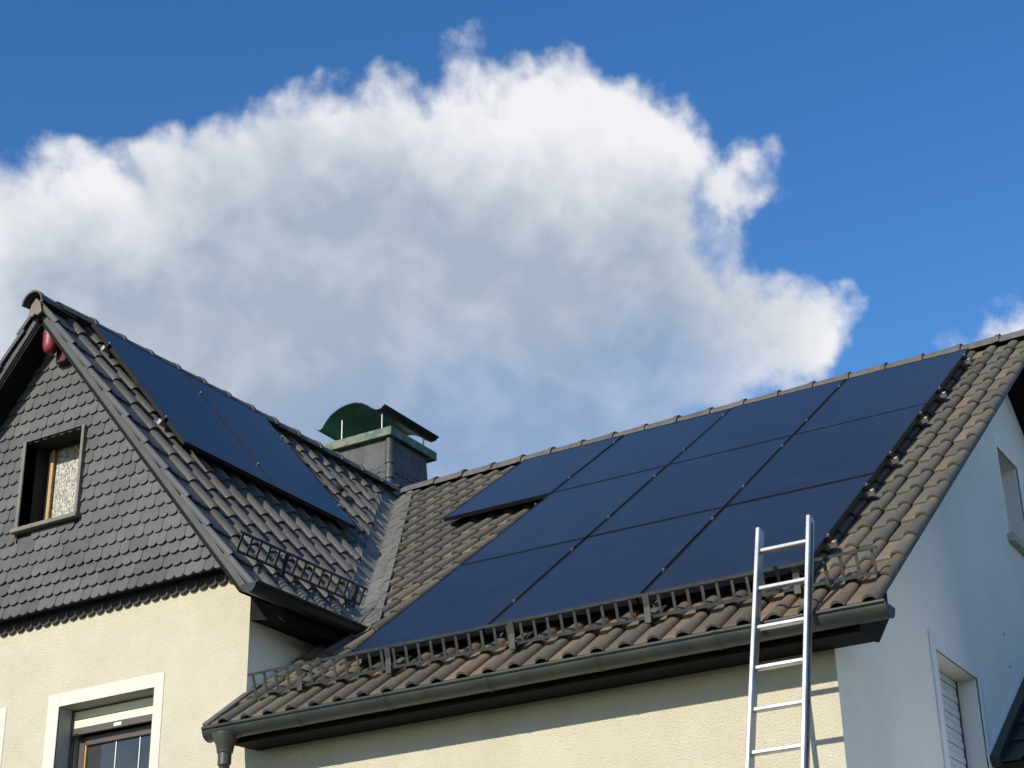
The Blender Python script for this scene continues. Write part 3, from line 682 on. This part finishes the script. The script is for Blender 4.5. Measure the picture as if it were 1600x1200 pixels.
# ------------------------------------------------------------------ chimney (a part of the house)
ch = empty('chimney', parent=house); tag(ch, 'slate-clad chimney with green patina cap and curved cowl')
cx0, cx1, cy0, cy1 = -11.29, -10.49, 5.42, 6.15
def taper(x, y, z): k = 1+(9.56-z)*.055; return ((cx0+cx1)/2+(x-(cx0+cx1)/2)*k, (cy0+cy1)/2+(y-(cy0+cy1)/2)*k, z)
MB().add([taper(x, y, z) for z in (7.4, 9.57) for x, y in ((cx0, cy0), (cx1, cy0), (cx1, cy1), (cx0, cy1))], [(0, 3, 2, 1), (4, 5, 6, 7), (0, 1, 5, 4), (1, 2, 6, 5), (2, 3, 7, 6), (3, 0, 4, 7)]).build('shaft', 'slate_chimney', ch)
def chim_course(zt, zb, face, k0):
    n = 7
    for k in range(n):
        if face == 'f': a, b = cx0+(cx1-cx0)*k/n, cx0+(cx1-cx0)*(k+1)/n
        else: a, b = cy0+(cy1-cy0)*k/n, cy0+(cy1-cy0)*(k+1)/n
        pts = [(a+.0015, zt)]+[(a+(b-a)*(.5-.5*math.cos(math.pi*i/6)), zb-.022*math.sin(math.pi*i/6)) for i in range(7)]+[(b-.0015, zt)]
        f = []
        for d in (.018+k0, .004):
            for i, (u, z) in enumerate(pts):
                dd = d if 0 < i < 8 else d*.4
                f.append(taper(u, cy0-dd, z) if face == 'f' else taper(cx1+dd, u, z))
        m_ = len(pts); MB().add(f, [tuple(range(m_))]+[(i, m_+i, m_+(i+1) % m_, (i+1) % m_) for i in range(m_)]).build('slate', 'slate_chimney', ch)
for fc in 'fr':
    for zt, zb in ((8.95, 8.72), (9.05, 8.85), (9.22, 9.02), (9.28, 9.17), (9.56, 9.225)): chim_course(zt, zb, fc, .006)
for zt, zb in ((9.56, 9.24), (9.25, 9.06), (9.07, 8.86), (8.87, 8.66)):
    MB().tube([taper(cx1, cy0, zt), taper(cx1, cy0, (zt+zb)/2), taper(cx1, cy0, zb)], [.042, .048, .055], 14).build('corner_roll', 'slate_chimney', ch, smooth=True, angle=50)
MB().box((-11.40, 5.34, 9.565), (-10.42, 6.29, 9.67)).build('cap', 'copper_cap', ch, bevel=.006)
prof = [(-11.475, 9.868), (-11.44, 9.846), (-11.405, 9.842), (-11.375, 9.858), (-11.345, 9.90), (-11.30, 9.955), (-11.23, 10.01), (-11.13, 10.052), (-11.02, 10.072), (-10.91, 10.068), (-10.81, 10.035), (-10.73, 9.985), (-10.67, 9.935), (-10.61, 9.90), (-10.55, 9.90), (-10.49, 9.94)]
n = len(prof)
def cowl_sheet(dz, y0, y1, name, mt, prof=prof):
    n = len(prof)
    vs = [(x, y, z+d) for d in (dz, dz+.003) for y in (y0, y1) for x, z in prof]; fs = []
    for q in (0, 2): fs += [(q*n+i, q*n+i+1, (q+1)*n+i+1, (q+1)*n+i) for i in range(n-1)]
    fs += [(i, i+1, 2*n+i+1, 2*n+i) for i in range(n-1)]+[(n+i, n+i+1, 3*n+i+1, 3*n+i) for i in range(n-1)]+[(0, n, 3*n, 2*n), (n-1, 2*n-1, 4*n-1, 3*n-1)]
    MB().add(vs, fs).build(name, mt, ch, smooth=True, angle=50)
cowl_sheet(0, 5.32, 6.44, 'cowl_lining', 'copper_dark', prof[:-3]); cowl_sheet(.0035, 5.317, 6.443, 'cowl', 'cowl_outer')  # green lining ends before the right flare, where the outer sheet is dark underneath
for px, py in ((-11.15, 5.40), (-10.585, 5.40), (-11.15, 6.30), (-10.585, 6.25)):
    MB().tube([(px, py, 9.66), (px, py, 9.885 if px > -11 else 9.93)], .009, 8).build('post', 'rail', ch)
# ------------------------------------------------------------------ annex with dark roof against the gable end
an = empty('annex', 'low annex with dark glazed roof tiles against the gable end', 'annex')
AY, AZ, AT = 2.93, 4.44, math.atan(.69)
sA, cA = math.sin(AT), math.cos(AT); nA, upA = Vector((0, -sA, cA)), Vector((0, cA, sA))
def AP(x, s, h=0): return Vector((x, AY+s*cA-h*sA, AZ+s*sA+h*cA))
wall_grid(XR+.0, 1.2, 0, 4.45, [], lambda u, z: (u, AY+.3, z)).build('wall', 'white_wall', an)
wall_grid(AY+.3, 7.2, 0, 7.2, [], lambda u, z: (1.2, u, z)); 
wm = wall_grid(AY+.3, 7.2, 0, 7.4, [], lambda u, z: (1.2, u, z)).mesh('wall'); clip(wm, [(AP(0, 0, -.12), nA)]); link('wall', wm, 'white_wall', an)
ar = MB().prism([AP(XR+.012, 0, -.03), AP(1.4, 0, -.03), AP(1.4, 5.2, -.03), AP(XR+.012, 5.2, -.03)], -nA*.09).build('roof', 'deck', an)
base_a = tile_mesh(.30, .34, hump=.8); st_ = MB(); base_a.materials.append(M['tile_annex'])
for r in range(15):
    for c in range(16):
        mt = frame_m(AP(XR+.07+.30*c, -.04+.34*r, 0), uM, upA, nA)
        if c < 3 and r < 5: link('tile', base_a, None, ar, mt)
        else: st_.add([mt @ v.co for v in base_a.vertices], [tuple(p.vertices) for p in base_a.polygons])
st_.build('tile_field', 'tile_annex', ar, smooth=True, angle=50)['kind'] = 'stuff'
MB().prism([AP(XR+.004, -.05, -.08), AP(XR+.004, 5.2, -.08), AP(XR+.004, 5.2, .075), AP(XR+.004, -.05, .075)], (.014, 0, 0)).build('wall_flashing', 'trim_white', an)
MB().prism([AP(XR+.02, -.05, -.03), AP(XR+.02, 5.2, -.03), AP(XR+.02, 5.2, .05), AP(XR+.02, -.05, .05)], (.07, 0, 0)).build('edge_strip', 'tile_annex', an)
# ------------------------------------------------------------------ solar panels
def panel_parts(w, l):
    t = .035; fb = .011; f = MB()
    for a, b in (((0, 0), (w, fb)), ((0, l-fb), (w, l)), ((0, fb), (fb, l-fb)), ((w-fb, fb), (w, l-fb))): f.box((a[0], a[1], -t), (b[0], b[1], 0))
    gl = MB().box((fb, fb, -.012), (w-fb, l-fb, -.0025))
    fm, gm = f.mesh('frame'), gl.mesh('glass'); fm.materials.append(M['frame']); gm.materials.append(M['cell']); return fm, gm
GAP = .018
pf, pg = panel_parts(PW-GAP, PH-GAP)
def solar(mtx, label, group, meshes):
    o = empty('solar_panel', label, 'solar panel', group); o.matrix_world = mtx
    for nm, me in zip(('frame', 'glass'), meshes):
        c = bpy.data.objects.new(nm, me); COL.objects.link(c); c.parent = o
    return o
rn = ('top', 'middle', 'bottom'); gname = 'solar panels on the main roof'
names4 = ('leftmost', 'second from left', 'third from left', 'rightmost'); names3 = ('left', 'centre', 'right')
for r in range(3):
    for c in range(4):
        if r and c == 0: continue
        lab = {0: ['leftmost black solar panel of the top row, above bare tiles', 'second black solar panel from the left in the top row', 'third black solar panel from the left in the top row', 'rightmost black solar panel of the top row under the ridge'],
               1: ['', 'left black solar panel of the middle row', 'centre black solar panel of the middle row', 'right black solar panel of the middle row by the tiled verge'],
               2: ['', 'left black solar panel of the bottom row beside the valley', 'centre black solar panel of the bottom row above the snow guard', 'right black solar panel of the bottom row behind the ladder']}[r][c]
        o_ = MP(PX0+c*PW+GAP/2, PS0+(r+1)*PH-GAP/2, PHT)
        tl = Matrix.Rotation(random.uniform(-.0015, .0015), 4, 'X') @ Matrix.Rotation(random.uniform(-.0015, .0015), 4, 'Y')
        solar(frame_m(o_, uM, upM, nM) @ tl, lab, gname, (pf, pg))
WY0, WPW, WS0, WPH = .065, 1.165, .145, 1.80
pf2, pg2 = panel_parts(WPW-GAP, WPH-GAP)
for c, lab in enumerate(('black solar panel on the wing slope nearest the front gable', 'black solar panel on the wing slope nearer the valley')):
    solar(frame_m(WP(WY0+c*WPW+GAP/2, WS0+WPH-GAP/2, PHT), uW, upW, nW), lab, 'solar panels on the wing roof', (pf2, pg2))
# mounting rails with clamps
def rail(P, n, upv, u, a, b, s, clamps, label, grp, mark=True):
    o = empty('mounting_rail', label, 'mounting rail', grp)
    hb = PHT-.036
    q = MB().obox(P(a, s+.018, hb-.045), Vector(u)*(b-a), Vector(upv)*.036, Vector(n)*.044).build('rail_bar', 'rail', o, bevel=.002)
    for c in clamps:
        m_ = MB().obox(P(c-.013, s+.025, hb), Vector(u)*.026, Vector(upv)*.05, Vector(n)*.038)
        m_.build('clamp', 'frame', o, bevel=.002)
        MB().tube([P(c, s, PHT+.002), P(c, s, PHT+.012)], .0075, 8).build('bolt_head', 'steel', o)
    L = b-a; k = 0
    x = a+.25
    while x < b-.05:
        MB().obox(P(x-.015, s+.03, .03), Vector(u)*.03, Vector(upv)*.006, Vector(n)*(hb-.045-.03)).build('roof_hook', 'steel', o); x += .95
    return o
ords = ('first', 'second', 'third', 'fourth', 'fifth', 'sixth')
for i, s in enumerate((.72, 1.86, 2.62, 3.70, 4.46, 5.52)):
    r = 0 if s < PS0+PH else (1 if s < PS0+2*PH else 2)
    a = PX0 if r == 0 else PX0+PW
    rail(MP, nM, upM, uM, a-.012, PX0+4*PW+.045, s, [a-.006]+[PX0+k*PW for k in range(1 if r == 0 else 2, 4)]+[PX0+4*PW+.006],
         f'aluminium panel rail, {ords[i]} down from the ridge at the right verge', 'mounting rails of the main array')
for i, s in enumerate((.50, 1.60)):
    rail(WP, nW, upW, uW, WY0-.03, WY0+2*WPW+.012, s, [WY0-.006, WY0+WPW, WY0+2*WPW+.006], ('upper', 'lower')[i]+' aluminium panel rail on the wing slope', 'mounting rails of the wing array')
# ------------------------------------------------------------------ snow guards
def snow_guard(P, n, upv, u, a, b, s, brs, m, label, step, hgt=.20, base=.055):
    o = empty('snow_guard', label, 'snow guard', 'snow guards')
    lean = (Vector(n)*.93-Vector(upv)*(-.25)).normalized()
    vz = (Vector((0, 0, 1))*.55+Vector(n)*.45).normalized()
    lo = lambda c: P(c, s, base); hi = lambda c: P(c, s, base)+vz*hgt
    MB().obox(hi(a-.03), Vector(u)*(b-a+.06), Vector(upv)*.024, vz*.013).build('top_rail', m, o)
    MB().obox(lo(a), Vector(u)*(b-a), Vector(upv)*.024, vz*.013).build('bottom_rail', m, o)
    k = int((b-a)/step); st = (b-a-.012)/k
    rm = MB().obox((0, 0, 0), Vector(u)*.020, Vector(upv)*.006, vz*(hgt-.001)).mesh('rung'); rm.materials.append(M[m])
    for i in range(k+1):
        c = link('rung', rm, None, o); c.location = lo(a+i*st)+Vector(upv)*.008+vz*.004
    for c in brs:
        q = MB(); w = Vector(u)*.042
        q.obox(hi(c)-Vector(upv)*.006+vz*.014, w, -vz*(hgt*.55), -Vector(upv)*.006)
        p1 = hi(c)-Vector(upv)*.006+vz*(.014-hgt*.55); q.obox(p1, w, -Vector(upv)*.025-vz*(hgt*.42+.03), -Vector(upv)*.006)
        q.obox(P(c, s+.035, base-.02), w, Vector(upv)*.30, Vector(n)*.006)
        q.obox(hi(c)-vz*.03+Vector(upv)*.02, w*.4, Vector(upv)*.17-vz*(hgt*.72), Vector(upv)*.006+vz*.004)
        q.build('bracket', m, o)
    return o
snow_guard(MP, nM, upM, uM, -7.69, -3.12, 6.27, (-7.29, -6.55, -5.585, -4.61, -3.62), 'guard', 'long ladder-type snow guard above the main gutter', .0975, hgt=.142)
snow_guard(WP, nW, upW, uW, -.32, 1.19, 3.47, (.17, 1.06), 'guard_black', 'short black snow guard on the wing slope', .105, hgt=.135, base=.06)
# ------------------------------------------------------------------ ladder
ld = empty('ladder', 'aluminium ladder leaning against the main gutter', 'ladder', loc=(0, 0, 0))
LC = .285; la = Vector((0, LC, 1)).normalized(); lb = Vector((0, 1, -LC)).normalized()
L0 = Vector((0, -.515-4.634*LC, 0)); LL = 5.235/la.z
for x in (-3.757, -3.437):
    o_ = Vector((x, 0, 0))+L0-lb*.036
    lr = MB().obox(o_, (.026, 0, 0), lb*.072, la*(LL if x < -3.5 else LL+.012)).build('side_rail', 'alu', ld, bevel=.004)
    gx = x+.026 if x > -3.5 else x-.002
    MB().obox(o_+lb*.026+Vector((.0265 if x > -3.5 else -.0025, 0, 0)), (.002, 0, 0), lb*.02, la*(LL-.03)).build('rail_groove', 'siren_base', lr)
zr0 = 5.085
k = 0
while zr0-.2535*k > .15:
    z = zr0-.2535*k; c = L0+la*(z/la.z)
    MB().obox(Vector((-3.731, 0, 0))+c-lb*.016-la*.013, (.294, 0, 0), lb*.032, la*.026).build('rung', 'alu', ld, bevel=.004)
    if k < 8: MB().tube([Vector((-3.4115, 0, 0))+c, Vector((-3.4085, 0, 0))+c], .010, 8).build('rivet', 'siren_base', ld)
    k += 1
# ------------------------------------------------------------------ siren under the gable peak
si = empty('siren_lamp', 'dark red capsule-shaped siren lamp hanging under the gable peak', 'siren')
c = Vector((-9.975, -.25, 0))
def lathe(pr, name, m):
    return MB().tube([(c.x, c.y, z) for z, r in pr], [r for z, r in pr], 20).build(name, m, si, smooth=True, angle=60)
lathe([(8.142, .010), (8.146, .030), (8.16, .047), (8.19, .060), (8.22, .064), (8.305, .066), (8.306, .071), (8.32, .071)], 'cap', 'red')
lathe([(8.321, .064), (8.34, .064), (8.40, .058), (8.45, .05)], 'base', 'siren_base')
MB().box((-9.99, -.235, 8.38), (-9.92, -.10, 8.42)).build('arm', 'siren_base', si)
MB().prism([(-9.975, -.18, 8.08), (-9.865, -.18, 8.08), (-9.845, -.18, 8.17), (-9.93, -.18, 8.26), (-9.975, -.18, 8.26)], (0, .085, 0)).build('mount_box', 'red_dark', si, bevel=.006)
# vent pipe stub on the wing slope
vp_ = MB().tube([WP(3.02, .93, .02), WP(3.02, .93, .10)], .05, 12).build('vent_stub', 'deck', house)
bpy.context.view_layer.update()
